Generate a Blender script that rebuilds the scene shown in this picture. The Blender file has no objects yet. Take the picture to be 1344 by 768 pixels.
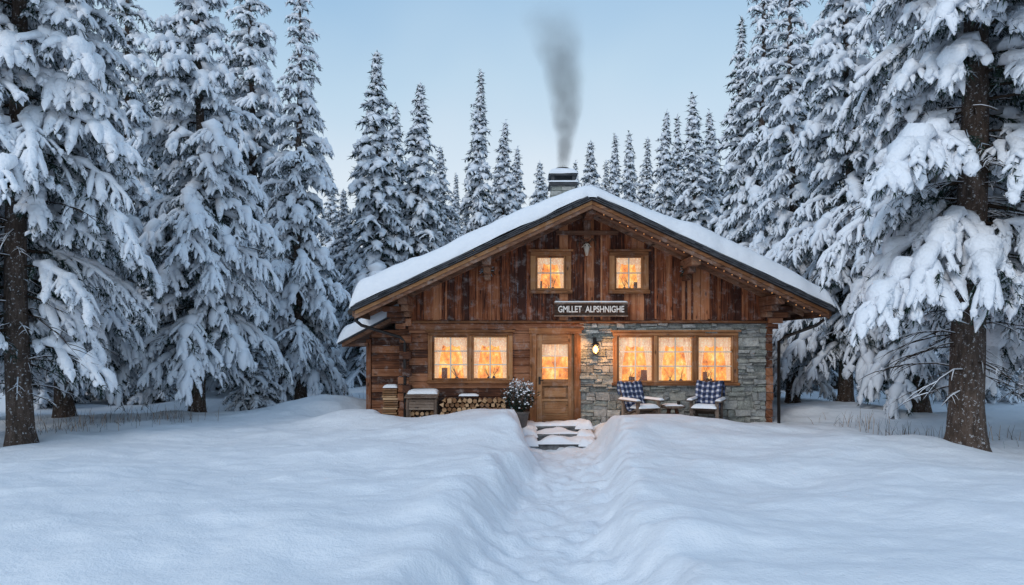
import bpy, math, random
import numpy as np
from mathutils import Matrix, Vector
random.seed(7)
scene = bpy.context.scene
FX = 896.0; HZ = 455.0; CZ = 1.77
def PX(px, D): return (px-672)/FX*D
def PZ(py, D): return CZ-(py-HZ)/FX*D
WY = 15.7
def fx(px): return PX(px, WY)
def fz(py): return PZ(py, WY)

# ------------------------------------------------------------------ noise
def _h(ix, iy, seed):
    n = (ix.astype(np.int64)*374761393 + iy.astype(np.int64)*668265263 + seed*974634777) & 0xffffffff
    n = ((n ^ (n >> 13))*1274126177) & 0xffffffff
    return ((n ^ (n >> 16)) & 0xffff)/65535.0
def vn(x, y, seed=0):
    x = np.asarray(x, float); y = np.asarray(y, float)
    ix = np.floor(x); iy = np.floor(y); fx_ = x-ix; fy_ = y-iy
    fx_ = fx_**3*(fx_*(fx_*6-15)+10); fy_ = fy_**3*(fy_*(fy_*6-15)+10)
    a = _h(ix, iy, seed); b = _h(ix+1, iy, seed); c = _h(ix, iy+1, seed); d = _h(ix+1, iy+1, seed)
    return (a*(1-fx_)+b*fx_)*(1-fy_)+(c*(1-fx_)+d*fx_)*fy_ - 0.5
def fbm(x, y, seed=0, o=3):
    r = 0; a = 1.0
    for i in range(o):
        r = r+a*vn(x*2**i+i*13.7, y*2**i+i*7.3, seed+i); a *= 0.5
    return r
def ss(a, b, x):
    t = np.clip((x-a)/(b-a), 0, 1); return t*t*(3-2*t)

# ------------------------------------------------------------------ materials
def newmat(name):
    m = bpy.data.materials.new(name); m.use_nodes = True
    nt = m.node_tree; b = nt.nodes["Principled BSDF"]
    return m, nt, b
def N(nt, t, **kw):
    n = nt.nodes.new(t)
    for k, v in kw.items(): setattr(n, k, v)
    return n
def ramp(nt, fac, stops):
    r = N(nt, 'ShaderNodeValToRGB')
    el = r.color_ramp.elements
    while len(el) < len(stops): el.new(0.5)
    for e, (p, c) in zip(el, stops):
        e.position = p; e.color = (c[0], c[1], c[2], 1)
    nt.links.new(fac, r.inputs[0]); return r
def noise(nt, vec, scale, detail=4, rough=0.55):
    n = N(nt, 'ShaderNodeTexNoise'); n.inputs['Scale'].default_value = scale
    n.inputs['Detail'].default_value = detail; n.inputs['Roughness'].default_value = rough
    if vec is not None: nt.links.new(vec, n.inputs['Vector'])
    return n
def mixc(nt, fac, a, b, mode='MIX'):
    m = N(nt, 'ShaderNodeMix', data_type='RGBA', blend_type=mode)
    for s, v in ((m.inputs[0], fac), (m.inputs[6], a), (m.inputs[7], b)):
        if isinstance(v, (int, float)): s.default_value = v
        elif isinstance(v, tuple): s.default_value = (*v, 1)
        else: nt.links.new(v, s)
    return m.outputs[2]
def mth(nt, op, a, b=None, c=None, clamp=False):
    m = N(nt, 'ShaderNodeMath', operation=op); m.use_clamp = clamp
    for i, v in enumerate((a, b, c)):
        if v is None: continue
        if isinstance(v, (int, float)): m.inputs[i].default_value = v
        else: nt.links.new(v, m.inputs[i])
    return m.outputs[0]
def bump(nt, bsdf, h, strength, dist):
    b = N(nt, 'ShaderNodeBump'); b.inputs['Strength'].default_value = strength
    b.inputs['Distance'].default_value = dist
    nt.links.new(h, b.inputs['Height']); nt.links.new(b.outputs[0], bsdf.inputs['Normal'])

def snow_mat(name, s1, s2, dist, col=(0.86, 0.885, 0.92), det=6):
    m, nt, b = newmat(name)
    b.inputs['Roughness'].default_value = 0.6
    b.inputs['Specular IOR Level'].default_value = 0.2
    if not s1:
        b.inputs['Base Color'].default_value = (*col, 1); b.inputs['Specular IOR Level'].default_value = 0.0
        return m
    g = N(nt, 'ShaderNodeNewGeometry')
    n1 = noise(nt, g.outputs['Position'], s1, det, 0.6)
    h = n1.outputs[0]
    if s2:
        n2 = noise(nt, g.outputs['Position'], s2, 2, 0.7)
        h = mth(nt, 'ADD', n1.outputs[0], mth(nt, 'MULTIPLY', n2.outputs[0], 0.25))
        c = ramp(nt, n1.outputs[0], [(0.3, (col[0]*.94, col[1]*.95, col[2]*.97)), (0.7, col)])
        nt.links.new(c.outputs[0], b.inputs['Base Color'])
    else: b.inputs['Base Color'].default_value = (*col, 1)
    bump(nt, b, h, 0.5, dist)
    return m
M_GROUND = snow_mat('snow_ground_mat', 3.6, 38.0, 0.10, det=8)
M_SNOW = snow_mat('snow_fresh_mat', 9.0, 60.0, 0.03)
M_TSNOW = snow_mat('snow_bough_mat', 16.0, 0, 0.05, (0.84, 0.87, 0.92), 1)
M_FSNOW = snow_mat('snow_bough_far_mat', 0, 0, 0, (0.82, 0.855, 0.91))

def wood_mat(name, dark, mid, light, frost=0.0, vs=30.0, knots=True, rough=0.75, pv=.42):
    m, nt, b = newmat(name)
    uv = N(nt, 'ShaderNodeUVMap'); at = N(nt, 'ShaderNodeAttribute', attribute_name='rnd')
    sp = N(nt, 'ShaderNodeSeparateXYZ'); nt.links.new(uv.outputs[0], sp.inputs[0])
    cb = N(nt, 'ShaderNodeCombineXYZ')
    u = mth(nt, 'ADD', sp.outputs[0], mth(nt, 'MULTIPLY', at.outputs['Fac'], 57.0))
    nt.links.new(mth(nt, 'MULTIPLY', u, 1.6), cb.inputs[0])
    nt.links.new(mth(nt, 'MULTIPLY', sp.outputs[1], vs), cb.inputs[1])
    nt.links.new(mth(nt, 'MULTIPLY', at.outputs['Fac'], 31.0), cb.inputs[2])
    n = noise(nt, cb.outputs[0], 1.0, 7, 0.65)
    n.inputs['Distortion'].default_value = 0.6
    g = N(nt, 'ShaderNodeNewGeometry')
    big = noise(nt, g.outputs['Position'], 1.3, 4, 0.6)
    f = mth(nt, 'ADD', n.outputs[0], mth(nt, 'MULTIPLY', mth(nt, 'SUBTRACT', at.outputs['Fac'], 0.5), pv))
    f = mth(nt, 'ADD', f, mth(nt, 'MULTIPLY', mth(nt, 'SUBTRACT', big.outputs[0], 0.5), 0.5))
    c = ramp(nt, f, [(0.28, dark), (0.5, mid), (0.75, light)]).outputs[0]
    if knots:
        cb2 = N(nt, 'ShaderNodeCombineXYZ')
        nt.links.new(mth(nt, 'MULTIPLY', u, 2.6), cb2.inputs[0])
        nt.links.new(mth(nt, 'MULTIPLY', sp.outputs[1], 6.0), cb2.inputs[1])
        nt.links.new(mth(nt, 'MULTIPLY', at.outputs['Fac'], 31.0), cb2.inputs[2])
        v = N(nt, 'ShaderNodeTexVoronoi'); v.inputs['Scale'].default_value = 1.0
        nt.links.new(cb2.outputs[0], v.inputs['Vector'])
        k = ramp(nt, v.outputs['Distance'], [(0.08, (1, 1, 1)), (0.17, (0, 0, 0))]).outputs[0]
        c = mixc(nt, mth(nt, 'MULTIPLY', k, 0.8), c, (dark[0]*.35, dark[1]*.35, dark[2]*.35))
    if frost > 0:
        fn = noise(nt, g.outputs['Position'], 5.0, 8, 0.75)
        fr = ramp(nt, fn.outputs[0], [(0.52, (0, 0, 0)), (0.70, (1, 1, 1))]).outputs[0]
        c = mixc(nt, mth(nt, 'MULTIPLY', fr, frost), c, (0.62, 0.58, 0.56))
    nt.links.new(c, b.inputs['Base Color']); b.inputs['Roughness'].default_value = rough
    b.inputs['Specular IOR Level'].default_value = 0.3
    bump(nt, b, n.outputs[0], 0.6, 0.02)
    return m
M_BOARD = wood_mat('wood_gable_boards', (0.045, 0.012, 0.006), (0.24, 0.070, 0.026), (0.45, 0.185, 0.085), 0.33, pv=.55)
M_LOG = wood_mat('wood_logs', (0.05, 0.018, 0.010), (0.19, 0.068, 0.030), (0.36, 0.158, 0.08), 0.35, pv=.5)
M_TRIM = wood_mat('wood_trim', (0.14, 0.055, 0.02), (0.30, 0.13, 0.052), (0.42, 0.21, 0.09), 0.2)
M_BARGE = wood_mat('wood_bargeboard', (0.06, 0.026, 0.014), (0.16, 0.072, 0.04), (0.27, 0.145, 0.085), 0.3)
M_GREYW = wood_mat('wood_weathered', (0.07, 0.048, 0.036), (0.17, 0.12, 0.09), (0.29, 0.22, 0.17), 0.3)
M_MUNT = wood_mat('wood_muntin', (0.66, 0.60, 0.5), (0.76, 0.71, 0.62), (0.82, 0.78, 0.7), 0, knots=False)
M_CUT = wood_mat('wood_cut_end', (0.22, 0.11, 0.05), (0.42, 0.25, 0.13), (0.58, 0.38, 0.22), 0.15, vs=10, pv=.7)
M_DOOR = wood_mat('wood_door', (0.15, 0.07, 0.03), (0.29, 0.15, 0.07), (0.40, 0.235, 0.12), 0.2)
M_DARKW = wood_mat('wood_dark_sign', (0.03, 0.016, 0.01), (0.07, 0.035, 0.02), (0.12, 0.07, 0.045), 0.25)

def simple(name, col, rough=0.6, metal=0.0, var=0.0, vs=8.0, bmp=0.0):
    m, nt, b = newmat(name)
    b.inputs['Roughness'].default_value = rough; b.inputs['Metallic'].default_value = metal
    g = N(nt, 'ShaderNodeNewGeometry'); n = noise(nt, g.outputs['Position'], vs, 5, 0.6)
    lo = tuple(max(0, c*(1-var)) for c in col); hi = tuple(min(1, c*(1+var)) for c in col)
    nt.links.new(ramp(nt, n.outputs[0], [(0.3, lo), (0.7, hi)]).outputs[0], b.inputs['Base Color'])
    if bmp: bump(nt, b, n.outputs[0], 0.6, bmp)
    return m
M_SLATE = simple('slate_mat', (0.055, 0.058, 0.065), 0.7, 0, 0.5, 6, 0.02)
M_STEP = simple('step_stone', (0.13, 0.135, 0.14), 0.8, 0, 0.5, 9, 0.03)
M_METAL = simple('dark_metal', (0.035, 0.03, 0.028), 0.45, 0.6, 0.3)
M_BLACK = simple('room_dark', (0.05, 0.03, 0.02), 0.9)
M_WHITE = simple('white_paint', (0.72, 0.70, 0.66), 0.6, 0, 0.25, 30)
M_BONE = simple('bone', (0.5, 0.44, 0.36), 0.7, 0, 0.2)
M_POT = simple('pot_mat', (0.10, 0.09, 0.085), 0.7, 0, 0.3, 12, 0.01)

def stone_mat():
    m, nt, b = newmat('rubble_stone')
    at = N(nt, 'ShaderNodeAttribute', attribute_name='rnd'); g = N(nt, 'ShaderNodeNewGeometry')
    n = noise(nt, g.outputs['Position'], 7, 9, 0.7); n2 = noise(nt, g.outputs['Position'], 34, 5, 0.7)
    c1 = ramp(nt, at.outputs['Fac'], [(0, (0.17, 0.175, 0.165)), (0.3, (0.28, 0.30, 0.27)), (0.5, (0.38, 0.37, 0.33)), (0.75, (0.24, 0.255, 0.26)), (1, (0.52, 0.51, 0.47))]).outputs[0]
    c2 = ramp(nt, n.outputs[0], [(0.3, (0.4, 0.4, 0.4)), (0.5, (0.95, 0.95, 0.95)), (0.7, (1.35, 1.35, 1.3))]).outputs[0]
    c = mixc(nt, 1.0, c1, c2, 'MULTIPLY')
    fr = ramp(nt, n2.outputs[0], [(0.52, (0, 0, 0)), (0.66, (1, 1, 1))]).outputs[0]
    c = mixc(nt, mth(nt, 'MULTIPLY', fr, 0.5), c, (0.66, 0.67, 0.66))
    nt.links.new(c, b.inputs['Base Color']); b.inputs['Roughness'].default_value = 0.85
    bump(nt, b, mth(nt, 'ADD', n.outputs[0], mth(nt, 'MULTIPLY', n2.outputs[0], .4)), 1.0, 0.05)
    return m
M_STONE = stone_mat()
M_MORTAR = simple('mortar', (0.30, 0.295, 0.28), 0.95, 0, 0.4, 14, 0.02)

def bark_mat():
    m, nt, b = newmat('spruce_bark')
    tc = N(nt, 'ShaderNodeTexCoord'); mp = N(nt, 'ShaderNodeMapping'); mp.inputs['Scale'].default_value = (14, 14, 3.5)
    nt.links.new(tc.outputs['Object'], mp.inputs[0])
    n = noise(nt, mp.outputs[0], 1.0, 6, 0.7)
    c = ramp(nt, n.outputs[0], [(0.3, (0.022, 0.015, 0.011)), (0.5, (0.075, 0.05, 0.037)), (0.7, (0.15, 0.11, 0.088))]).outputs[0]
    n2 = noise(nt, tc.outputs['Object'], 22, 4, 0.75)
    fr = ramp(nt, n2.outputs[0], [(0.58, (0, 0, 0)), (0.66, (1, 1, 1))]).outputs[0]
    c = mixc(nt, mth(nt, 'MULTIPLY', fr, 0.75), c, (0.75, 0.78, 0.82))
    nt.links.new(c, b.inputs['Base Color']); b.inputs['Roughness'].default_value = 0.9
    bump(nt, b, n.outputs[0], 1.0, 0.05)
    return m
M_BARK = bark_mat()
def flatm(name, c):
    m, nt, b = newmat(name); b.inputs['Base Color'].default_value = (*c, 1)
    b.inputs['Roughness'].default_value = 0.9; b.inputs['Specular IOR Level'].default_value = 0.0
    return m
M_NEED = flatm('needles_green', (0.024, 0.042, 0.034))
M_FROST = flatm('needles_frosted', (0.32, 0.37, 0.42))
M_TWIG = flatm('twig_bark', (0.05, 0.036, 0.028))

def emis(name, col, st):
    m, nt, b = newmat(name)
    b.inputs['Base Color'].default_value = (*col, 1)
    b.inputs['Emission Color'].default_value = (*col, 1); b.inputs['Emission Strength'].default_value = st
    return m
M_BULB = emis('fairy_bulb', (1, 0.42, 0.15), 0.8)
M_LAMP = emis('lantern_flame', (1, 0.55, 0.18), 3.5)
def room_mat():
    m, nt, b = newmat('lit_room')
    g = N(nt, 'ShaderNodeNewGeometry')
    mp = N(nt, 'ShaderNodeMapping'); mp.inputs['Scale'].default_value = (3.2, 1, 2.2); nt.links.new(g.outputs['Position'], mp.inputs[0])
    n = noise(nt, mp.outputs[0], 1.6, 6, 0.75)
    c = ramp(nt, n.outputs[0], [(0.32, (0.22, 0.035, 0.008)), (0.44, (0.85, 0.24, 0.03)), (0.54, (1.0, 0.46, 0.08)), (0.66, (1.0, 0.80, 0.34))]).outputs[0]
    b.inputs['Base Color'].default_value = (0.3, 0.15, 0.06, 1)
    nt.links.new(c, b.inputs['Emission Color']); b.inputs['Emission Strength'].default_value = 1.15
    return m
M_ROOM = room_mat()
def curtain_mat():
    m, nt, b = newmat('sheer_curtain_glow')
    g = N(nt, 'ShaderNodeNewGeometry')
    v = N(nt, 'ShaderNodeTexVoronoi', feature='DISTANCE_TO_EDGE'); v.inputs['Scale'].default_value = 16
    nt.links.new(g.outputs['Position'], v.inputs['Vector'])
    n = noise(nt, g.outputs['Position'], 6, 4, 0.6)
    f = mth(nt, 'ADD', mth(nt, 'MULTIPLY', v.outputs[0], 1.2), mth(nt, 'MULTIPLY', n.outputs[0], 0.8))
    c = ramp(nt, f, [(0.3, (0.65, 0.26, 0.09)), (0.55, (1, 0.52, 0.20)), (0.8, (1, 0.74, 0.45))]).outputs[0]
    b.inputs['Base Color'].default_value = (0.6, 0.5, 0.4, 1)
    nt.links.new(c, b.inputs['Emission Color']); b.inputs['Emission Strength'].default_value = 0.56  # lamp light coming through the cloth is put in as emission
    return m
M_CURT = curtain_mat()
def glass_mat():
    m = bpy.data.materials.new('frosty_pane'); m.use_nodes = True; nt = m.node_tree; nt.nodes.clear()
    o = N(nt, 'ShaderNodeOutputMaterial'); t = N(nt, 'ShaderNodeBsdfTransparent'); gl = N(nt, 'ShaderNodeBsdfGlossy')
    gl.inputs['Roughness'].default_value = 0.12
    d = N(nt, 'ShaderNodeBsdfDiffuse'); d.inputs[0].default_value = (0.8, 0.78, 0.76, 1)
    m1 = N(nt, 'ShaderNodeMixShader'); m1.inputs[0].default_value = 0.06
    nt.links.new(t.outputs[0], m1.inputs[1]); nt.links.new(gl.outputs[0], m1.inputs[2])
    g = N(nt, 'ShaderNodeNewGeometry'); n = noise(nt, g.outputs['Position'], 22, 6, 0.8)
    n.inputs['Distortion'].default_value = 1.5
    f = ramp(nt, n.outputs[0], [(0.52, (0, 0, 0)), (0.7, (0.4, 0.4, 0.4))])
    m2 = N(nt, 'ShaderNodeMixShader'); nt.links.new(f.outputs[0], m2.inputs[0])
    nt.links.new(m1.outputs[0], m2.inputs[1]); nt.links.new(d.outputs[0], m2.inputs[2])
    nt.links.new(m2.outputs[0], o.inputs[0]); return m
M_GLASS = glass_mat()
def plaid_mat():
    m, nt, b = newmat('plaid_blanket')
    uv = N(nt, 'ShaderNodeUVMap'); sp = N(nt, 'ShaderNodeSeparateXYZ'); nt.links.new(uv.outputs[0], sp.inputs[0])
    def stripe(s):
        f = mth(nt, 'FRACT', mth(nt, 'MULTIPLY', s, 1/0.12)); return mth(nt, 'LESS_THAN', f, 0.6)
    a = stripe(sp.outputs[0]); c = stripe(sp.outputs[1])
    f = mth(nt, 'MULTIPLY', mth(nt, 'ADD', a, c), 0.5)
    r = ramp(nt, f, [(0.2, (0.60, 0.61, 0.66)), (0.5, (0.10, 0.125, 0.22)), (0.9, (0.015, 0.025, 0.06))])
    nt.links.new(r.outputs[0], b.inputs['Base Color']); b.inputs['Roughness'].default_value = 0.95
    return m
M_PLAID = plaid_mat()

# ------------------------------------------------------------------ mesh builders
def link(o, parent=None):
    scene.collection.objects.link(o)
    if parent is not None: o.parent = parent
    return o
def empty(name, loc=(0, 0, 0)):
    e = bpy.data.objects.new(name, None); e.location = loc; scene.collection.objects.link(e); return e
FACES = [(0, 2, 3, 1), (4, 5, 7, 6), (0, 1, 5, 4), (2, 6, 7, 3), (0, 4, 6, 2), (1, 3, 7, 5)]
class MB:
    def __init__(s): s.v = []; s.f = []; s.m = []; s.uv = []; s.r = []; s.mats = []; s.sm = []
    def mi(s, mat):
        if mat not in s.mats: s.mats.append(mat)
        return s.mats.index(mat)
    def hexa(s, p, mat, rnd=None, uvl=None):
        b = len(s.v); s.v += [tuple(q) for q in p]
        if rnd is None: rnd = random.random()
        P = [Vector(q) for q in p]
        ax = [(P[1]-P[0]), (P[2]-P[0]), (P[4]-P[0])]
        L = [a.length for a in ax]; k = L.index(max(L)); d = ax[k].normalized()
        o = [a.normalized() for i, a in enumerate(ax) if i != k]
        uvs = [(q.dot(d), q.dot(o[0])+q.dot(o[1])) for q in P]
        mi = s.mi(mat)
        for f in FACES:
            s.f.append(tuple(b+i for i in f)); s.m.append(mi); s.r.append(rnd); s.sm.append(False)
            s.uv += [uvs[i] for i in f]
    def box(s, x0, x1, y0, y1, z0, z1, mat, rnd=None, M=None):
        p = [Vector((x, y, z)) for z in (z0, z1) for y in (y0, y1) for x in (x0, x1)]
        if M is not None: p = [M @ q for q in p]
        s.hexa(p, mat, rnd)
    def beam(s, a, b, w, h, mat, rnd=None, up=(0, 0, 1)):
        a = Vector(a); b = Vector(b); d = (b-a).normalized(); U = Vector(up)
        S = d.cross(U).normalized(); T = S.cross(d)
        p = []
        for q, k in ((T, -h/2), (T, h/2)):
            for e in (a, b):
                for w_ in (-w/2, w/2): p.append(e+q*k+S*w_)
        s.hexa(p, mat, rnd)
    def tube(s, pts, rad, n, mat, caps=True, rnd=None, capmat=None):
        if rnd is None: rnd = random.random()
        b = len(s.v); pts = [Vector(p) for p in pts]
        if not hasattr(rad, '__len__'): rad = [rad]*len(pts)
        ln = 0
        mi = s.mi(mat)
        for i, p in enumerate(pts):
            d = (pts[min(i+1, len(pts)-1)]-pts[max(i-1, 0)]).normalized()
            ref = Vector((0, 0, 1)) if abs(d.z) < 0.9 else Vector((1, 0, 0))
            S = d.cross(ref).normalized(); T = d.cross(S)
            for k in range(n):
                a = 2*math.pi*k/n; s.v.append(tuple(p+S*math.cos(a)*rad[i]+T*math.sin(a)*rad[i]))
        for i in range(len(pts)-1):
            l2 = ln+(pts[i+1]-pts[i]).length
            for k in range(n):
                k2 = (k+1) % n
                s.f.append((b+i*n+k, b+i*n+k2, b+(i+1)*n+k2, b+(i+1)*n+k)); s.m.append(mi); s.r.append(rnd); s.sm.append(True)
                s.uv += [(ln, k*.05), (ln, (k+1)*.05), (l2, (k+1)*.05), (l2, k*.05)]
            ln = l2
        if caps:
            mi = s.mi(capmat or mat)
            for ring, rev in ((0, True), (len(pts)-1, False)):
                f = [b+ring*n+k for k in range(n)]
                if rev: f = f[::-1]
                s.f.append(tuple(f)); s.m.append(mi); s.r.append(rnd); s.sm.append(False)
                s.uv += [(s.v[i][0]*.5, s.v[i][2]) for i in f]
    def lathe(s, c, prof, n, mat, rnd=None):
        s.tube([(c[0], c[1], c[2]+z) for r, z in prof], [r for r, z in prof], n, mat, True, rnd)
    def grid(s, G, mat, uvs=None, smooth=True, rnd=0.5):
        ny = len(G); nx = len(G[0]); b = len(s.v); mi = s.mi(mat)
        for row in G: s.v += [tuple(q) for q in row]
        for j in range(ny-1):
            for i in range(nx-1):
                q = (b+j*nx+i, b+j*nx+i+1, b+(j+1)*nx+i+1, b+(j+1)*nx+i)
                s.f.append(q); s.m.append(mi); s.r.append(rnd); s.sm.append(smooth)
                if uvs: s.uv += [uvs[j][i], uvs[j][i+1], uvs[j+1][i+1], uvs[j+1][i]]
                else: s.uv += [(0, 0)]*4
    def pad(s, x0, x1, y0, y1, zf, T, re, nx, ny, mat=None, seed=1, nz=0.25, M=None, flip=False):
        G = []
        for j in range(ny+1):
            row = []
            for i in range(nx+1):
                u = 0.5-0.5*math.cos(math.pi*i/nx); v = 0.5-0.5*math.cos(math.pi*j/ny)
                x = x0+(x1-x0)*u; y = y0+(y1-y0)*v
                d = min(x-x0, x1-x); d2 = min(y-y0, y1-y)
                e = math.sqrt(max(0, 1-(1-min(d/re, 1))**2))*math.sqrt(max(0, 1-(1-min(d2/re, 1))**2))
                nn = float(fbm(x*2.1+seed*9, y*2.1, seed))
                t = (T(x, y) if callable(T) else T)
                x_ = x + (0.12*re*float(vn(y*5, seed, 3)) if i in (0, nx) else 0)
                y_ = y + (0.35*re*float(fbm(x*2.5, seed*3.1, 5)))*(1-min(d2/re, 1))
                p = Vector((x_, y_, zf(x, y)+t*e*(1+nz*nn)))
                row.append(M @ p if M is not None else p)
            G.append(row)
        s.grid(G, mat or M_SNOW)
    def obj(s, name, parent=None, bevel=0, seg=1):
        me = bpy.data.meshes.new(name); me.from_pydata(s.v, [], s.f)
        for m in s.mats: me.materials.append(m)
        me.polygons.foreach_set('material_index', s.m); me.polygons.foreach_set('use_smooth', s.sm)
        uvl = me.uv_layers.new(name='UVMap'); uvl.data.foreach_set('uv', np.array(s.uv, dtype=np.float32).ravel())
        a = me.attributes.new('rnd', 'FLOAT', 'FACE'); a.data.foreach_set('value', np.array(s.r, dtype=np.float32))
        me.update()
        o = bpy.data.objects.new(name, me); link(o, parent)
        if bevel:
            md = o.modifiers.new('bevel', 'BEVEL'); md.width = bevel; md.segments = seg; md.limit_method = 'ANGLE'; md.angle_limit = math.radians(50)
        return o

def np_mesh(name, V, quads, tris, qm, tm, qs, mats):
    me = bpy.data.meshes.new(name)
    nq, nt_ = len(quads), len(tris)
    me.vertices.add(len(V)); me.vertices.foreach_set('co', V.astype(np.float32).ravel())
    li = np.concatenate([quads.ravel(), tris.ravel()]).astype(np.int32)
    me.loops.add(len(li)); me.loops.foreach_set('vertex_index', li)
    me.polygons.add(nq+nt_)
    ls = np.concatenate([np.arange(nq)*4, nq*4+np.arange(nt_)*3]).astype(np.int32)
    me.polygons.foreach_set('loop_start', ls)
    me.polygons.foreach_set('material_index', np.concatenate([qm, tm]).astype(np.int32))
    me.polygons.foreach_set('use_smooth', np.concatenate([qs, np.zeros(nt_, bool)]))
    for m in mats: me.materials.append(m)
    me.update(calc_edges=True); me.validate()
    return me

# ------------------------------------------------------------------ terrain
def xc(y): return 0.42+0.085*(np.clip(y, -6, 15)-6.2)+0.07*np.sin(y*0.7)
TREES_G = []
def ground(x, y):
    x = np.asarray(x, float); y = np.asarray(y, float)
    h = 0.08+0.26*fbm(x/3.0, y/2.3, 3, 2)+0.09*fbm(x/0.9, y/0.7, 9, 3)
    h = h+0.5*np.exp(-((x+4.7)/1.5)**2-((y-17.6)/1.4)**2)+0.35*np.exp(-((x+3.3)/1.0)**2-((y-14.9)/0.8)**2)
    h = h+0.35*np.exp(-((x-8.0)/1.5)**2-((y-17.0)/1.5)**2)
    far = ss(20, 60, y); h = h+far*1.0
    c = xc(y)
    ny_ = ss(8.5, 13.6, y)
    bankL = np.exp(-((x-(c-1.55))/1.3)**2)*0.30*ny_
    bankR = np.exp(-((x-(c+2.0))/1.9)**2)*0.18*ny_
    h = h+bankL+bankR
    h = h+0.13*np.exp(-((np.abs(x-c)-1.15)/0.45)**2)*(0.6+1.2*fbm(x*1.1, y*1.1, 51, 2))*(1-ss(12, 14, y))
    h = h+0.12*np.exp(-((y-13.6)/1.2)**2)*ss(-4.5, -2, x)*(1-ss(6, 8, x))
    ter = ss(14.35, 14.75, y+0.12*fbm(x*1.3, y*0, 4, 2))*ss(-3.0, -2.5, x)*(1-ss(6.1, 6.6, x))*(1-ss(24, 25, y))
    h = h*(1-ter)+(0.03+0.02*fbm(x*3, y*3, 12, 2))*ter
    for (tx, ty, r, k) in TREES_G:
        d = np.hypot(x-tx, y-ty); h = h+k*np.exp(-(d/r)**2)-0.12*np.exp(-(d/(r*0.42))**2)
    cc = c*(1-ss(12.5, 14, y))+0.98*ss(12.5, 14, y)
    d = np.abs(x-cc)
    side = np.sign(x-cc)*3
    w = 0.50+0.10*ss(10, 14, y)+0.26*fbm(y*0.9, x*0+side, 21, 3)*(1-.6*ss(13, 14.3, y))
    slope = 0.52-0.10*ss(10, 13.8, y)+0.22*fbm(y*0.7, x*0+side*2, 27, 2)
    t = np.clip((d-w)/slope, 0, 1); b = 0.65*ss(0, 1, t)+0.35*np.sin(t*math.pi/2)**2
    fl = -0.35-0.06*ss(12, 14, y)+0.10*fbm(x*2.6, y*2.2, 31, 3)+0.08*fbm(x*6, y*5, 33, 2)+0.07*np.minimum((d/np.maximum(w, .2))**2, 1.0)
    inp = 1-ss(15.6, 15.7, y)
    b = 1-(1-b)*inp
    rough = 0.09*fbm(x*3.2, y*3.2, 41, 4)*np.exp(-((d-w-0.25)/0.35)**2)*inp
    h = fl*(1-b)+h*b+rough
    return h
def grow(a, step, end, f=1.12):
    out = []; s = step
    while abs(a) < abs(end):
        s *= f; a += s*np.sign(end); out.append(a)
    return out

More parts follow.
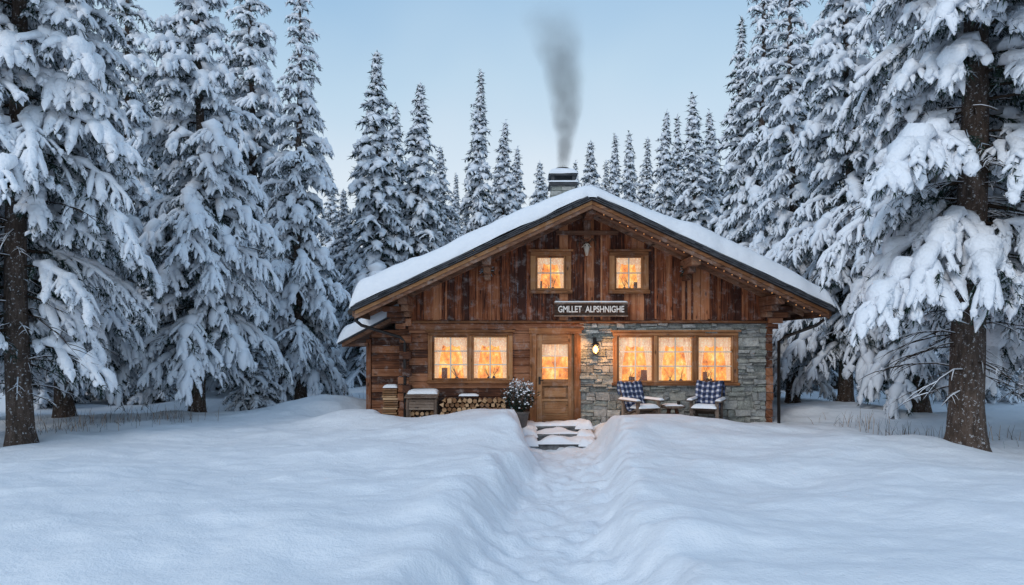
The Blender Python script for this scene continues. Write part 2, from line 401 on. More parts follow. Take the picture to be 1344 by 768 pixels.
# ------------------------------------------------------------------ tree generator
def make_tree(name, seed, H, R, zb, nb, tr, sp_side, sub, nl, nw, nd, rs, Mr=6, lean=0.0, topw=0.8, psnow=0.9, deadtw=0, low_fade=0.1, skip=None, far=False, frost=.16, SM=None):
    rg = random.Random(seed); npr = np.random.RandomState(seed)
    T = []; S = []
    def axis(z): return (lean*(z/H)+0.06*math.sin(z*0.5+seed), 0.05*math.cos(z*0.6+seed))
    for b in range(nb):
        t = ((b+rg.random())/nb)**0.95
        z = zb+(H-zb)*t
        az = b*2.39996+rg.uniform(-.35, .35)
        Lb = R*((1-t)**topw*0.96+0.035)*rg.uniform(0.55, 1.15)
        if t < low_fade: Lb *= 0.65+0.35*t/low_fade
        if skip:
            da = (az-skip[0]+math.pi) % (2*math.pi)-math.pi
            if abs(da) < skip[1] and z < skip[2] and rg.random() < .9: continue
        a = 0.02+0.5*t**1.3+rg.uniform(-.1, .12); q = 0.56-0.14*t+rg.uniform(-.14, .16)
        ca, sa = math.cos(az), math.sin(az); ox, oy = axis(z)
        sway = rg.uniform(-.18, .18)
        def P(s):
            h = Lb*s*(1-0.16*s*s); w = sway*Lb*s*s
            return (ox+ca*h-sa*w, oy+sa*h+ca*w, z+Lb*(a*s-q*s**1.8))
        nm = 5 if Lb > 1 else 3
        pr = P(0.02); hv = rg.uniform(.7, 1.35)
        for k in range(nm):
            s1 = (k+1)/nm; p1 = P(s1)
            dx, dy, dz = p1[0]-pr[0], p1[1]-pr[1], p1[2]-pr[2]; L = math.sqrt(dx*dx+dy*dy+dz*dz)+1e-6
            sz = min(1, 0.42+Lb/1.8)
            rr = rs*hv*(0.35+1.15*math.sin(math.pi*min(1, s1*0.75+0.05)))*sz
            T.append((*pr, dx/L, dy/L, dz/L, L*1.2, 0.0, rr, rr*(.95 if k < nm-1 else .6), 1 if s1 > 0.3 else 0))
            S.append((*pr, dx/L, dy/L, dz/L, L*1.05, 0.0, 0.011*Lb*(1-s1*.8)+0.005, 0.011*Lb*(1-s1)+0.004, 1))
            pr = p1
        s = 0.12+0.1*rg.random()
        while s < 0.99:
            p = P(s); p2 = P(min(s+0.04, 1.03))
            dx, dy, dz = p2[0]-p[0], p2[1]-p[1], p2[2]-p[2]; L = math.sqrt(dx*dx+dy*dy+dz*dz); dx /= L; dy /= L; dz /= L
            for sd in (-1, 1):
                ang = math.radians(rg.uniform(28, 80))*sd
                c_, s_ = math.cos(ang), math.sin(ang)
                ex, ey = dx*c_-dy*s_, dx*s_+dy*c_; ez = dz*0.7-rg.uniform(-0.05, 0.5)
                l = math.sqrt(ex*ex+ey*ey+ez*ez); ex /= l; ey /= l; ez /= l
                lt = min(1.1, Lb*(0.38*(1-s)+0.07)*min(1, s/0.35+0.25)*rg.uniform(.45, 1.25)+0.09)
                r0 = rs*rg.uniform(.5, 1.2)*hv*min(1, 0.45+lt*1.2)*min(1, .5+Lb/1.8)
                sn = 1 if rg.random() < psnow*(.55+.45*min(1, s*2.5)) else 0
                T.append((*p, ex, ey, ez, lt, rg.uniform(.2, .6), r0, r0*.7, sn))
                if sub and lt > 0.26:
                    u = 0.2
                    while u < 0.97:
                        q0 = (p[0]+ex*lt*u, p[1]+ey*lt*u, p[2]+ez*lt*u-0.35*lt*u*u)
                        for s2 in (-1, 1):
                            if rg.random() < 0.12: continue
                            an = math.radians(rg.uniform(30, 80))*s2; c2, t2 = math.cos(an), math.sin(an)
                            gx, gy, gz_ = ex*c2-ey*t2, ex*t2+ey*c2, ez-rg.uniform(0.0, 0.9)
                            l = math.sqrt(gx*gx+gy*gy+gz_*gz_)
                            l3 = (0.09+0.26*lt*(1-u))*rg.uniform(.6, 1.3)
                            T.append((*q0, gx/l, gy/l, gz_/l, l3, .3, r0*rg.uniform(.5, .95), r0*.5, 1 if sn and rg.random() < psnow*.85 else 0))
                        u += sub/lt*rg.uniform(.8, 1.2)
            s += sp_side/Lb*rg.uniform(.7, 1.3)
    ox, oy = axis(H-0.3)
    T.append((ox, oy, H-0.5, 0, 0.02, 1, 0.75, 0, rs*.45, rs*.15, 1))
    A = np.array(T); nT = len(A)
    Vs = []; Q = []; QM = []; QS = []; off = 0
    def tubes(A, t, prof, Mr, lift, flat, rand, mat):
        nonlocal off
        n = len(A); K = len(t); t = np.array(t); prof = np.array(prof)
        if n == 0: return
        P0 = A[:, 0:3]; D = A[:, 3:6]; L = A[:, 6]; dr = A[:, 7]; r0 = A[:, 8]; r1 = A[:, 9]
        C = P0[:, None, :]+D[:, None, :]*(L[:, None]*t)[:, :, None]
        C[:, :, 2] -= (dr*L)[:, None]*t**2
        rad = (r0[:, None]*(1-t)+r1[:, None]*t)*prof
        rad = rad*(1+rand*(npr.rand(n, K)-.5)*2)
        Z = np.array([0, 0, 1.0]); Sd = np.cross(D, Z); nn = np.linalg.norm(Sd, axis=1, keepdims=True)
        Sd = np.where(nn > 0.05, Sd/np.maximum(nn, 1e-6), np.array([1.0, 0, 0]))
        U = np.cross(Sd, D); U = U*0.5+Z*0.5; U /= np.linalg.norm(U, axis=1, keepdims=True)+1e-9
        th = np.arange(Mr)*2*math.pi/Mr+0.3
        jit = 1+rand*0.6*(npr.rand(n, K, Mr)-.5)
        co = np.cos(th)[None, None, :]*rad[:, :, None]*jit*1.15
        si = np.sin(th)[None, None, :]*rad[:, :, None]*jit*flat+lift*rad[:, :, None]
        V = C[:, :, None, :]+Sd[:, None, None, :]*co[..., None]+U[:, None, None, :]*si[..., None]
        Vs.append(V.reshape(-1, 3))
        base = off+np.arange(n)*K*Mr
        k = np.arange(K-1)[:, None]; m = np.arange(Mr)[None, :]; m2 = (m+1) % Mr
        q = np.stack([k*Mr+m, (k+1)*Mr+m, (k+1)*Mr+m2, k*Mr+m2], -1).reshape(-1, 4)
        qq = (base[:, None, None]+q[None]).reshape(-1, 4)
        Q.append(qq); QM.append(np.full(len(qq), mat)); QS.append(np.ones(len(qq), bool)); off += n*K*Mr
    SN = A[A[:, 10] > 0]
    if far: tubes(SN, [0, .45, .88, 1.0], [.6, 1.1, .9, .1], Mr, .7, .8, .4, 3)
    else: tubes(SN, [0, .3, .62, .9, 1.0], [.55, 1, 1.12, .88, .12], Mr, .7, .78, .36, 3)
    tubes(np.array(S), [0, 1], [1, 1], 4, 0, 1, 0, 4)
    if deadtw:
        Dd = []
        for i in range(deadtw):
            z = rg.uniform(1.0, zb+3.5); az = rg.uniform(0, 6.283); L = rg.uniform(.5, 2.0)
            ox, oy = axis(z); pz = rg.uniform(-.25, .35); n = math.sqrt(1+pz*pz)
            Dd.append((ox, oy, z, math.cos(az)/n, math.sin(az)/n, pz/n, L, .35, .012, .004, 1))
            for j in range(7):
                u = rg.uniform(.2, .95); a2 = az+rg.uniform(-1, 1)
                Dd.append((ox+math.cos(az)/n*L*u, oy+math.sin(az)/n*L*u, z+pz/n*L*u-.35*L*u*u, math.cos(a2), math.sin(a2), -.2, L*.35*rg.uniform(.5, 1), .3, .007, .003, 1))
        Dd = np.array(Dd); tt = [0, .33, .66, 1]; tubes(Dd, tt, [1, 1, 1, .5], 4, 0, 1, 0.2, 4)
        D2 = Dd[npr.rand(len(Dd)) < .6].copy(); D2[:, 2] += 0.012; D2[:, 8] *= 1.1; D2[:, 9] *= 1.4
        tubes(D2, tt, [1, 1, 1, .5], 4, 0.6, .7, .5, 3)
    zs = np.concatenate([[-.6, 0.0, 0.12, 0.35], np.linspace(0.8, H-.2, 16)]); n = 14
    TV = []
    for z in zs:
        ox, oy = axis(max(z, 0))
        r = tr*(1-max(z, 0)/H)**0.8+0.015+tr*0.45*math.exp(-max(z, 0)/0.22)
        for k in range(n):
            th = 2*math.pi*k/n; rr = r*(1+0.07*math.sin(3*th+z)+0.05*rg.uniform(-1, 1))
            TV.append((ox+rr*math.cos(th), oy+rr*math.sin(th), z))
    Vs.append(np.array(TV)); q = []
    for i in range(len(zs)-1):
        for k in range(n): q.append((off+i*n+k, off+i*n+(k+1) % n, off+(i+1)*n+(k+1) % n, off+(i+1)*n+k))
    Q.append(np.array(q)); QM.append(np.zeros(len(q))); QS.append(np.ones(len(q), bool)); off += len(TV)
    cnt = np.maximum(1, (A[:, 6]*nd*(0.7+.6*npr.rand(nT))).astype(int)); idx = np.repeat(np.arange(nT), cnt); n = len(idx)
    u = npr.rand(n)**0.9; B = A[idx]
    C = B[:, 0:3]+B[:, 3:6]*(B[:, 6]*u)[:, None]; C[:, 2] -= B[:, 7]*B[:, 6]*u**2
    dirn = B[:, 3:6]*0.75+npr.randn(n, 3)*0.62; dirn[:, 2] -= 0.45
    dirn /= np.linalg.norm(dirn, axis=1, keepdims=True)
    sd = np.cross(dirn, npr.randn(n, 3)); sd /= np.linalg.norm(sd, axis=1, keepdims=True)+1e-9
    ln = nl*(0.6+.8*npr.rand(n))+B[:, 8]*.9; wd = nw*(.6+.8*npr.rand(n))
    NV = np.stack([C-sd*wd[:, None]/2, C+sd*wd[:, None]/2, C+dirn*ln[:, None]], 1).reshape(-1, 3)
    Vs.append(NV); Tq = (off+np.arange(n*3)).reshape(-1, 3)
    TM = np.where(npr.rand(n) < frost, 2, 1)
    return np_mesh(name, np.concatenate(Vs), np.concatenate(Q), Tq, np.concatenate(QM), TM, np.concatenate(QS), [M_BARK, M_NEED, M_FROST, SM or M_TSNOW, M_TWIG])

HI = dict(sp_side=0.17, sub=0.14, nl=0.06, nw=0.02, nd=48)
mR = make_tree('spruce_mesh_a', 11, 15, 3.4, 2.7, 140, 0.25, deadtw=80, rs=.102, skip=(math.radians(-124), .55, 6.4), **HI)
mA = make_tree('spruce_mesh_b', 21, 14, 3.0, 1.9, 130, 0.19, deadtw=50, rs=.092, skip=(math.radians(-54), .5, 4.4), **HI)
mB = make_tree('spruce_mesh_c', 31, 12.6, 2.7, 1.2, 130, 0.16, deadtw=25, rs=.082, SM=M_FSNOW, Mr=5, **HI)
mC = make_tree('spruce_mesh_d', 41, 12.6, 2.0, 0.7, 135, 0.14, rs=.08, SM=M_FSNOW, Mr=5, **HI)
LO = dict(sp_side=0.24, sub=0, nl=0.13, nw=0.05, nd=24, rs=0.11, Mr=5, far=True, frost=.14, SM=M_FSNOW)
mL = [make_tree('spruce_mesh_far_%d' % i, 50+i, 14, R, 0.5, 180, 0.16, low_fade=.03, topw=tw, **LO) for i, (R, tw) in enumerate([(2.0, .85), (1.75, .9), (2.3, .8)])]

def gz(x, y): return float(ground(np.array([x]), np.array([y]))[0])
near = [
    (25, 12.2, mA, 1.0, 0.0), (1275, 11.1, mR, 1.0, 0.0), (262, 17.0, mB, 1.02, 1.0), (392, 20.5, mC, 1.04, 2.0),
    (82, 15.5, mB, 1.05, 4.0), (1113, 18.5, mB, 1.1, 0.5), (1040, 21.0, mC, 1.15, 3.0), (1385, 13.5, mA, 1.0, 2.0), (-90, 15.5, mC, 1.15, 1.2),
    (165, 22, mC, 1.25, 0.2), (1210, 16.5, mC, 1.15, 5.2), (330, 24.5, mB, 1.25, 2.2), (1000, 26, mC, 1.35, 1.1)]
for px, D, me, sc, rz in near[:4]+near[5:8]:
    TREES_G.append((PX(px, D), D, 1.0, 0.14))
xs = np.arange(-9.5, 10.5, 0.06); xs = np.array(sorted(grow(-9.5, .06, -160))+list(xs)+grow(10.5-.06, .06, 160))
ys = np.arange(4.0, 16.5, 0.055); ys = np.array([-30, -20, -12, -7, -4, -2, -1, 0, 1, 2, 2.6, 3.1, 3.5, 3.8]+list(ys)+grow(16.5-.055, .055, 300))
X, Y = np.meshgrid(xs, ys)
Z = ground(X, Y)
V = np.stack([X, Y, Z], -1).reshape(-1, 3); nx, ny = len(xs), len(ys)
j, i = np.meshgrid(np.arange(ny-1), np.arange(nx-1), indexing='ij')
q = np.stack([j*nx+i, j*nx+i+1, (j+1)*nx+i+1, (j+1)*nx+i], -1).reshape(-1, 4)
me = np_mesh('snow_ground', V, q, np.zeros((0, 3), int), np.zeros(len(q)), np.zeros(0), np.ones(len(q), bool), [M_GROUND])
link(bpy.data.objects.new('snow_ground', me))

for k, (px, D, me, sc, rz) in enumerate(near):
    o = bpy.data.objects.new('snowy_spruce_tree', me); x = PX(px, D)
    o.location = (x, D, gz(x, D)-0.02); o.rotation_euler = (0, 0, rz); o.scale = (sc, sc, sc); link(o)
forest = empty('distant_spruce_forest')
rg = random.Random(5)
peaks = [(492, 72, 29), (548, 110, 30), (525, 140, 34), (582, 195, 34), (630, 92, 31), (657, 160, 35), (682, 197, 38), (711, 215, 40), (600, 230, 42), (740, 225, 44),
         (775, 187, 38), (810, 178, 37), (822, 175, 40), (848, 183, 40), (870, 147, 34), (888, 155, 37), (912, 125, 32), (962, 28, 27), (935, 150, 34), (757, 215, 45), (795, 215, 46),
         (455, 250, 31), (230, 30, 26), (60, 20, 27), (1060, 50, 30), (1150, 20, 27), (1240, 30, 26)]
nfor = 0
def ftree(x, y, h, w=1.0):
    global nfor
    me = mL[rg.randrange(3)]; s = h/14.0
    o = bpy.data.objects.new('spruce_%d' % nfor, me); nfor += 1
    o.location = (x, y, gz(x, y)-0.1); o.scale = (s*w, s*w, s); o.rotation_euler = (rg.uniform(-.02, .02), rg.uniform(-.02, .02), rg.uniform(0, 6.28)); link(o, forest)
for px, py, D in peaks:
    x = PX(px, D); ftree(x, D, PZ(py, D)-gz(x, D)+.1, rg.uniform(1.05, 1.3))
for i in range(60):
    D = rg.uniform(25, 50); side = rg.choice([-1, 1]); px = rg.uniform(-100, 430) if side < 0 else rg.uniform(970, 1450)
    ftree(PX(px, D), D, rg.uniform(9, 13.5), 1.25)
for i in range(24):
    D = rg.uniform(38, 55); px = rg.uniform(440, 1000); top = rg.uniform(240, 300)
    ftree(PX(px, D), D, PZ(top, D)-1, 1.35)
for i in range(22):
    D = rg.uniform(19, 26); side = rg.choice([-1, 1]); px = rg.uniform(-40, 440) if side < 0 else rg.uniform(1050, 1420)
    ftree(PX(px, D), D, rg.uniform(2.5, 5), 1.6)
for (x, y, h) in [(-14, 6, 13), (14, 5, 13), (-17, 11, 14), (18, 10, 14)]: ftree(x, y, h, 1.2)

# ------------------------------------------------------------------ CABIN
cabin = empty('log_cabin')
XC, HW, ZA, SL = 1.70, 5.05, 4.96, 0.465
RY0, RY1 = 14.5, 24.6
def zr(x): return ZA-SL*abs(x-XC)
XL, XR = fx(537), fx(1007)
DOORX = (fx(697), fx(760)); DOORZ = 2.06
WL = (fx(562), fx(673), fz(503), fz(436)); WR = (fx(804), fx(968), fz(506), fz(436))
UL = (fx(696), fx(749), fz(386), fz(331)); UR = (fx(799), fx(850), fz(386), fz(331))
def spans(x0, x1, z0, z1, holes):
    segs = [(x0, x1)]
    for (a, b, c, d) in holes:
        if z1 <= c+0.002 or z0 >= d-0.002: continue
        ns = []
        for (p, q_) in segs:
            if b <= p or a >= q_: ns.append((p, q_)); continue
            if a > p: ns.append((p, a))
            if b < q_: ns.append((b, q_))
        segs = ns
    return [s for s in segs if s[1]-s[0] > 0.03]
def snapz(z, z1, levels, tol):
    for l in levels:
        if z+.001 < l < z1+tol: return l
    return z1
mb = MB(); z = -0.1; ZT = 2.30
inset = 0.03
hL = (WL[0]+inset, WL[1]-inset, WL[2]+inset, WL[3]-inset)
while z < ZT-0.02:
    z1 = snapz(z, min(z+random.uniform(.17, .215), ZT), [hL[2], hL[3]], .06)
    for (a, b) in spans(XL, DOORX[0]+.02, z, z1, [hL]):
        mb.box(a, b, WY+random.uniform(-.02, .012), WY+0.2, z+.004, z1-.004, M_LOG)
    z = z1
z = -0.1
while z < ZT+.6:
    z1 = z+0.2
    mb.box(XL+.002, XL+.2, WY+.21, 24.0, z+.004, z1-.004, M_LOG)
    mb.box(XR-.2, XR-.002, WY+.21, 24.0, z+.004, z1-.004, M_LOG)
    mb.box(XL, XR, 24.0, 24.2, z+.004, z1-.004, M_LOG)
    z = z1
z = -0.05; kk = 0
while z < 2.75:
    r = random.uniform(.0, .05)
    mb.box(XL-.22-r, XL-.003, WY+.0, WY+.17, z+.01, z+.17, M_LOG)
    if kk % 2 == 0: mb.box(XL-.12, XL+.07, WY-.2-r, WY-.025, z+.012, z+.18, M_LOG)
    mb.box(XR-.04, XR+.11+r*.5, WY-.03, WY+.17, z+.01, z+.19, M_LOG)
    z += 0.19; kk += 1
mb.obj('log_walls', cabin, 0.028, 2)
mb = MB(); SX0, SX1 = DOORX[1]+0.0, XR-.045
hR = (WR[0]+inset, WR[1]-inset, WR[2]+inset, WR[3]-inset)
z = -0.25
while z < ZT-.02:
    h = random.choice([.06, .09, .12, .16, .2]); z1 = snapz(z, min(z+h, ZT), [hR[2], hR[3]], .035)
    if ZT-z1 < .04: z1 = ZT
    for (a, b) in spans(SX0, SX1, z, z1, [hR]):
        x = a
        while x < b-.001:
            w = random.uniform(.10, .42)
            if b-(x+w) < .1: w = b-x
            j_ = lambda s: random.uniform(-s, s)
            f_ = random.uniform(.35, .65)
            parts = [(z, z1)] if (h < .12 or random.random() < .5) else [(z, z+(z1-z)*f_), (z+(z1-z)*f_, z1)]
            for (za, zb_) in parts:
                yf = WY-random.uniform(.0, .085); g_ = 0.008
                p = []
                for zz in (za+g_, zb_-g_):
                    for yy in (yf, WY+.06):
                        for xx in (x+g_, x+w-g_):
                            p.append((xx+j_(.018), yy+(j_(.018) if yy < WY+.01 else 0), zz+j_(.015)))
                mb.hexa(p, M_STONE)
            x += w
    z = z1
o = mb.obj('stone_wall', cabin, 0.018, 2)
mb = MB(); zc = [-.3, hR[2], hR[3], ZT]
for k in range(3):
    for (a, b) in spans(SX0+.01, SX1, zc[k]+.003, zc[k+1]-.003, [(hR[0], hR[1], hR[2], hR[3])] if k == 1 else []):
        mb.box(a, b, WY+.005, WY+.22, zc[k], zc[k+1], M_MORTAR)
mb.obj('stone_wall_core', cabin)
mb = MB(); x = XL; ZG = fz(420); uh = [(UL[0]+.04, UL[1]-.04, UL[2]+.04, UL[3]-.04), (UR[0]+.04, UR[1]-.04, UR[2]+.04, UR[3]-.04)]
def gboard(a, b, z0, z1f, y0, y1, mat, rnd):
    p = [(xx, yy, z0 if lvl == 0 else z1f(xx)) for lvl in (0, 1) for yy in (y0, y1) for xx in (a, b)]
    mb.hexa(p, mat, rnd)
topf = lambda xx: zr(xx)-.13
edges = [XL]
while edges[-1] < XR-.05:
    w = random.uniform(.12, .22); nx_ = min(edges[-1]+w, XR)
    if edges[-1] < XC < nx_: nx_ = XC
    for hh in uh:
        for e in hh[:2]:
            if edges[-1]+.03 < e < nx_: nx_ = e
    edges.append(nx_)
for a, b in zip(edges[:-1], edges[1:]):
    if b-a < .01: continue
    yj = WY-.05-random.uniform(0, .022); rn = random.random(); m_ = (a+b)/2
    H_ = [h for h in uh if h[0]-.001 < m_ < h[1]+.001]
    zb0 = ZG-random.uniform(-.0, .03)
    if H_:
        h = H_[0]; gboard(a+.003, b-.003, zb0, lambda xx: h[2], yj, WY+.12, M_BOARD, rn); gboard(a+.003, b-.003, h[3], topf, yj, WY+.12, M_BOARD, rn)
    else: gboard(a+.003, b-.003, zb0, topf, yj, WY+.12, M_BOARD, rn)
    if not H_ and random.random() < .5 and not any(h[0]-.12 < b < h[1]+.12 for h in uh):
        gboard(b-.022, b+.022, zb0+.02, lambda xx: topf(xx)-.01, yj-.03, yj+.01, M_BOARD, random.random())
mb.obj('gable_boards', cabin, 0.005)
mb = MB()
mb.box(XL-.06, XR+.04, WY-.09, WY+.1, ZT+.002, ZG-.012, M_LOG)
mb.box(XL-.02, XR+.0, WY-.13, WY-.092, ZG-.075, ZG-.03, M_TRIM)
mb.box(XL-.02, fx(766), WY-.06, WY-.0, ZT-.16, ZT-.0, M_LOG)
for dx in (0, -2.25, 2.25, -4.05, 4.05):
    x = XC+dx; zt = zr(x)-.14
    if abs(dx) > .1: zt -= .05
    mb.box(x-.1, x+.1, RY0+.12, WY+.1, zt-.2, zt, M_BARGE)
    if abs(dx) > .1:
        mb.box(x-.08, x+.08, RY0+.42, WY, zt-.33, zt-.203, M_BARGE)
        mb.box(x-.07, x+.07, RY0+.75, WY, zt-.45, zt-.333, M_BARGE)
mb.box(XC-.08, XC+.08, RY0+.95, RY0+1.07, ZA-.74, ZA-.34, M_BARGE)
mb.beam((XC-.7, RY0+.92, ZA-.62), (XC+.7, RY0+.92, ZA-.62), .07, .1, M_BARGE)
for s in (-1, 1):
    for k in range(4):
        zt = zr(XC+s*4.3)-.15
        mb.box(min(XC+s*4.12, XC+s*(4.62-k*.09)), max(XC+s*4.12, XC+s*(4.62-k*.09)), WY-.35+k*.05, WY-.15, zt-.25-k*.13, zt-.13-k*.13, M_LOG)
mb.obj('beams_and_brackets', cabin, 0.014, 2)
mb = MB()
def slope(s, d0, d1, y0, y1, o0, o1, mat, rnd=None):
    p = []
    for lvl in (o0, o1):
        for yy in (y0, y1):
            for d in ((d0, d1) if s > 0 else (d1, d0)):
                x = XC+s*d; p.append((x, yy, ZA-SL*d+lvl))
    mb.hexa(p, mat, rnd)
for s in (-1, 1):
    slope(s, 0, HW, RY0+.05, RY1, -.07, -.035, M_SLATE)
    y = RY0+.04
    while y < 16.0:
        slope(s, .0, HW-.04, y, y+.155, -.10, -.072, M_BARGE); y += .16
    slope(s, 0, HW-.05, 16.0, RY1-.05, -.10, -.072, M_BARGE)
    for y in np.arange(RY0+.3, RY1, .75): slope(s, 0, HW-.1, y, y+.09, -.2, -.102, M_BARGE)
    slope(s, 0, HW, RY0-.0, RY0+.04, -.255, -.085, M_BARGE)
    slope(s, 0, HW-.02, RY0-.03, RY0-.002, -.17, -.09, M_TRIM)
    d = 0
    while d < HW:
        w = random.uniform(.16, .26)
        slope(s, d, min(d+w, HW+.05), RY0-.09-random.uniform(0, .03), RY0+.4, -.078, -.050+random.uniform(-.006, .008), M_SLATE)
        slope(s, d+.06, min(d+w+.06, HW+.05), RY0-.10-random.uniform(0, .03), RY0+.4, -.040, -.012+random.uniform(-.006, .008), M_SLATE)
        slope(s, d+.1, min(d+w+.1, HW+.06), RY0-.11-random.uniform(0, .03), RY0+.4, -.002, .026+random.uniform(-.006, .01), M_SLATE); d += w
    x = XC+s*(HW+.01); a, b = min(x, x+s*.03), max(x, x+s*.03)
    mb.box(a, b, RY0, RY1, zr(x)-.2, zr(x)-.03, M_BARGE)
mb.obj('roof', cabin, 0.006)
mb = MB()
def TS(x, y):
    t = (x-(XC-HW))/(2*HW)
    return 0.42-0.17*math.exp(-((t-.5)/.13)**2)-0.08*max(0, t-.5)*2+0.03*math.sin(x*1.7)
nxr = 170; G = []
YF = RY0-.10
ysn = [YF+v for v in (0, .01, .03, .06, .1, .15, .21, .28, .4)]+list(np.linspace(RY0+.5, RY1-.1, 50))+[RY1, RY1+.08, RY1+.1]
xa, xb = XC-HW-.1, XC+HW+.1
us = np.concatenate([xa+np.array([0, .01, .03, .06, .1, .15, .2]), np.linspace(xa+.26, xb-.26, nxr), xb-np.array([.2, .15, .1, .06, .03, .01, 0])])
for y in ysn:
    row = []
    for x in us:
        d = min(x-xa, xb-x); d2 = min(y-ysn[0], ysn[-1]-y)
        e = math.sqrt(max(0, 1-(1-min(d/.24, 1))**2))*math.sqrt(max(0, 1-(1-min(d2/.28, 1))**2))
        zz = ZA+.045-SL*math.sqrt((x-XC)**2+.03)+SL*.06
        n_ = float(fbm(x*1.2, y*1.2, 8, 3))
        yy = y+(0.07*float(fbm(x*1.5, 3.3, 17, 3)))*max(0, 1-d2/.5)
        sag = -.05*max(0, 1-d/.15)-.035*max(0, 1-d2/.1)*max(0, .3+2*float(vn(x*1.7, 1.1, 5)))
        row.append((x, yy, zz+TS(x, y)*e*(1+.28*n_)+sag))
    G.append(row)
mb.grid(G, M_SNOW); mb.obj('roof_snow', cabin)
mb = MB()
for s, kx in ((-1, XL), (1, XR)):
    x = XC+s*(HW+.09); z = zr(x)-.06
    mb.tube([(x, RY0+.05, z), (x, RY1, z)], .065, 10, M_METAL)
    wx = kx-.07 if s < 0 else kx+.2
    mb.tube([(x, RY0+.5, z-.02), (x, RY0+.5, z-.16), (x-s*.12, RY0+.56, z-.27), (wx+s*.12, WY-.2, z-.52), (wx, WY-.17, z-.62), (wx, WY-.17, 0)], .036, 10, M_METAL)
mb.obj('gutters', cabin)
mb = MB(); cx, cy = 1.33, 18.0; cw = .30
z = 4.7
while z < 5.93:
    h = random.uniform(.08, .13); z1 = min(z+h, 5.95)
    for sd in range(4):
        a = -cw
        while a < cw-.01:
            w = random.uniform(.12, .28); w = w if cw-(a+w) > .07 else cw-a
            Mx = Matrix.Translation((cx, cy, 0)) @ Matrix.Rotation(sd*math.pi/2, 4, 'Z')
            mb.box(a+.005, a+w-.005, -cw-random.uniform(.0, .025), -cw+.1, z+.005, z1-.005, M_STONE, None, Mx); a += w
    z = z1
mb.box(cx-cw+.02, cx+cw-.02, cy-cw+.02, cy+cw-.02, 4.6, 5.93, M_MORTAR)
mb.box(cx-.37, cx+.37, cy-.37, cy+.37, 5.95, 6.02, M_SLATE)
for a in (-.27, .27):
    for b in (-.27, .27): mb.box(cx+a-.04, cx+a+.04, cy+b-.04, cy+b+.04, 6.02, 6.2, M_SLATE)
mb.box(cx-.35, cx+.35, cy-.35, cy+.35, 6.2, 6.25, M_SLATE)
mb.lathe((cx, cy, 6.25), [(.16, 0), (.16, .16), (.19, .17), (.19, .21)], 16, M_METAL)
mb.pad(cx-.38, cx+.38, cy-.38, cy+.38, lambda x, y: 6.25, .15, .18, 14, 14, seed=4)
mb.pad(cx-.4, cx+.4, cy-.4, cy-.31, lambda x, y: 6.02, .05, .05, 10, 5, seed=5)
mb.obj('chimney', cabin, .006)

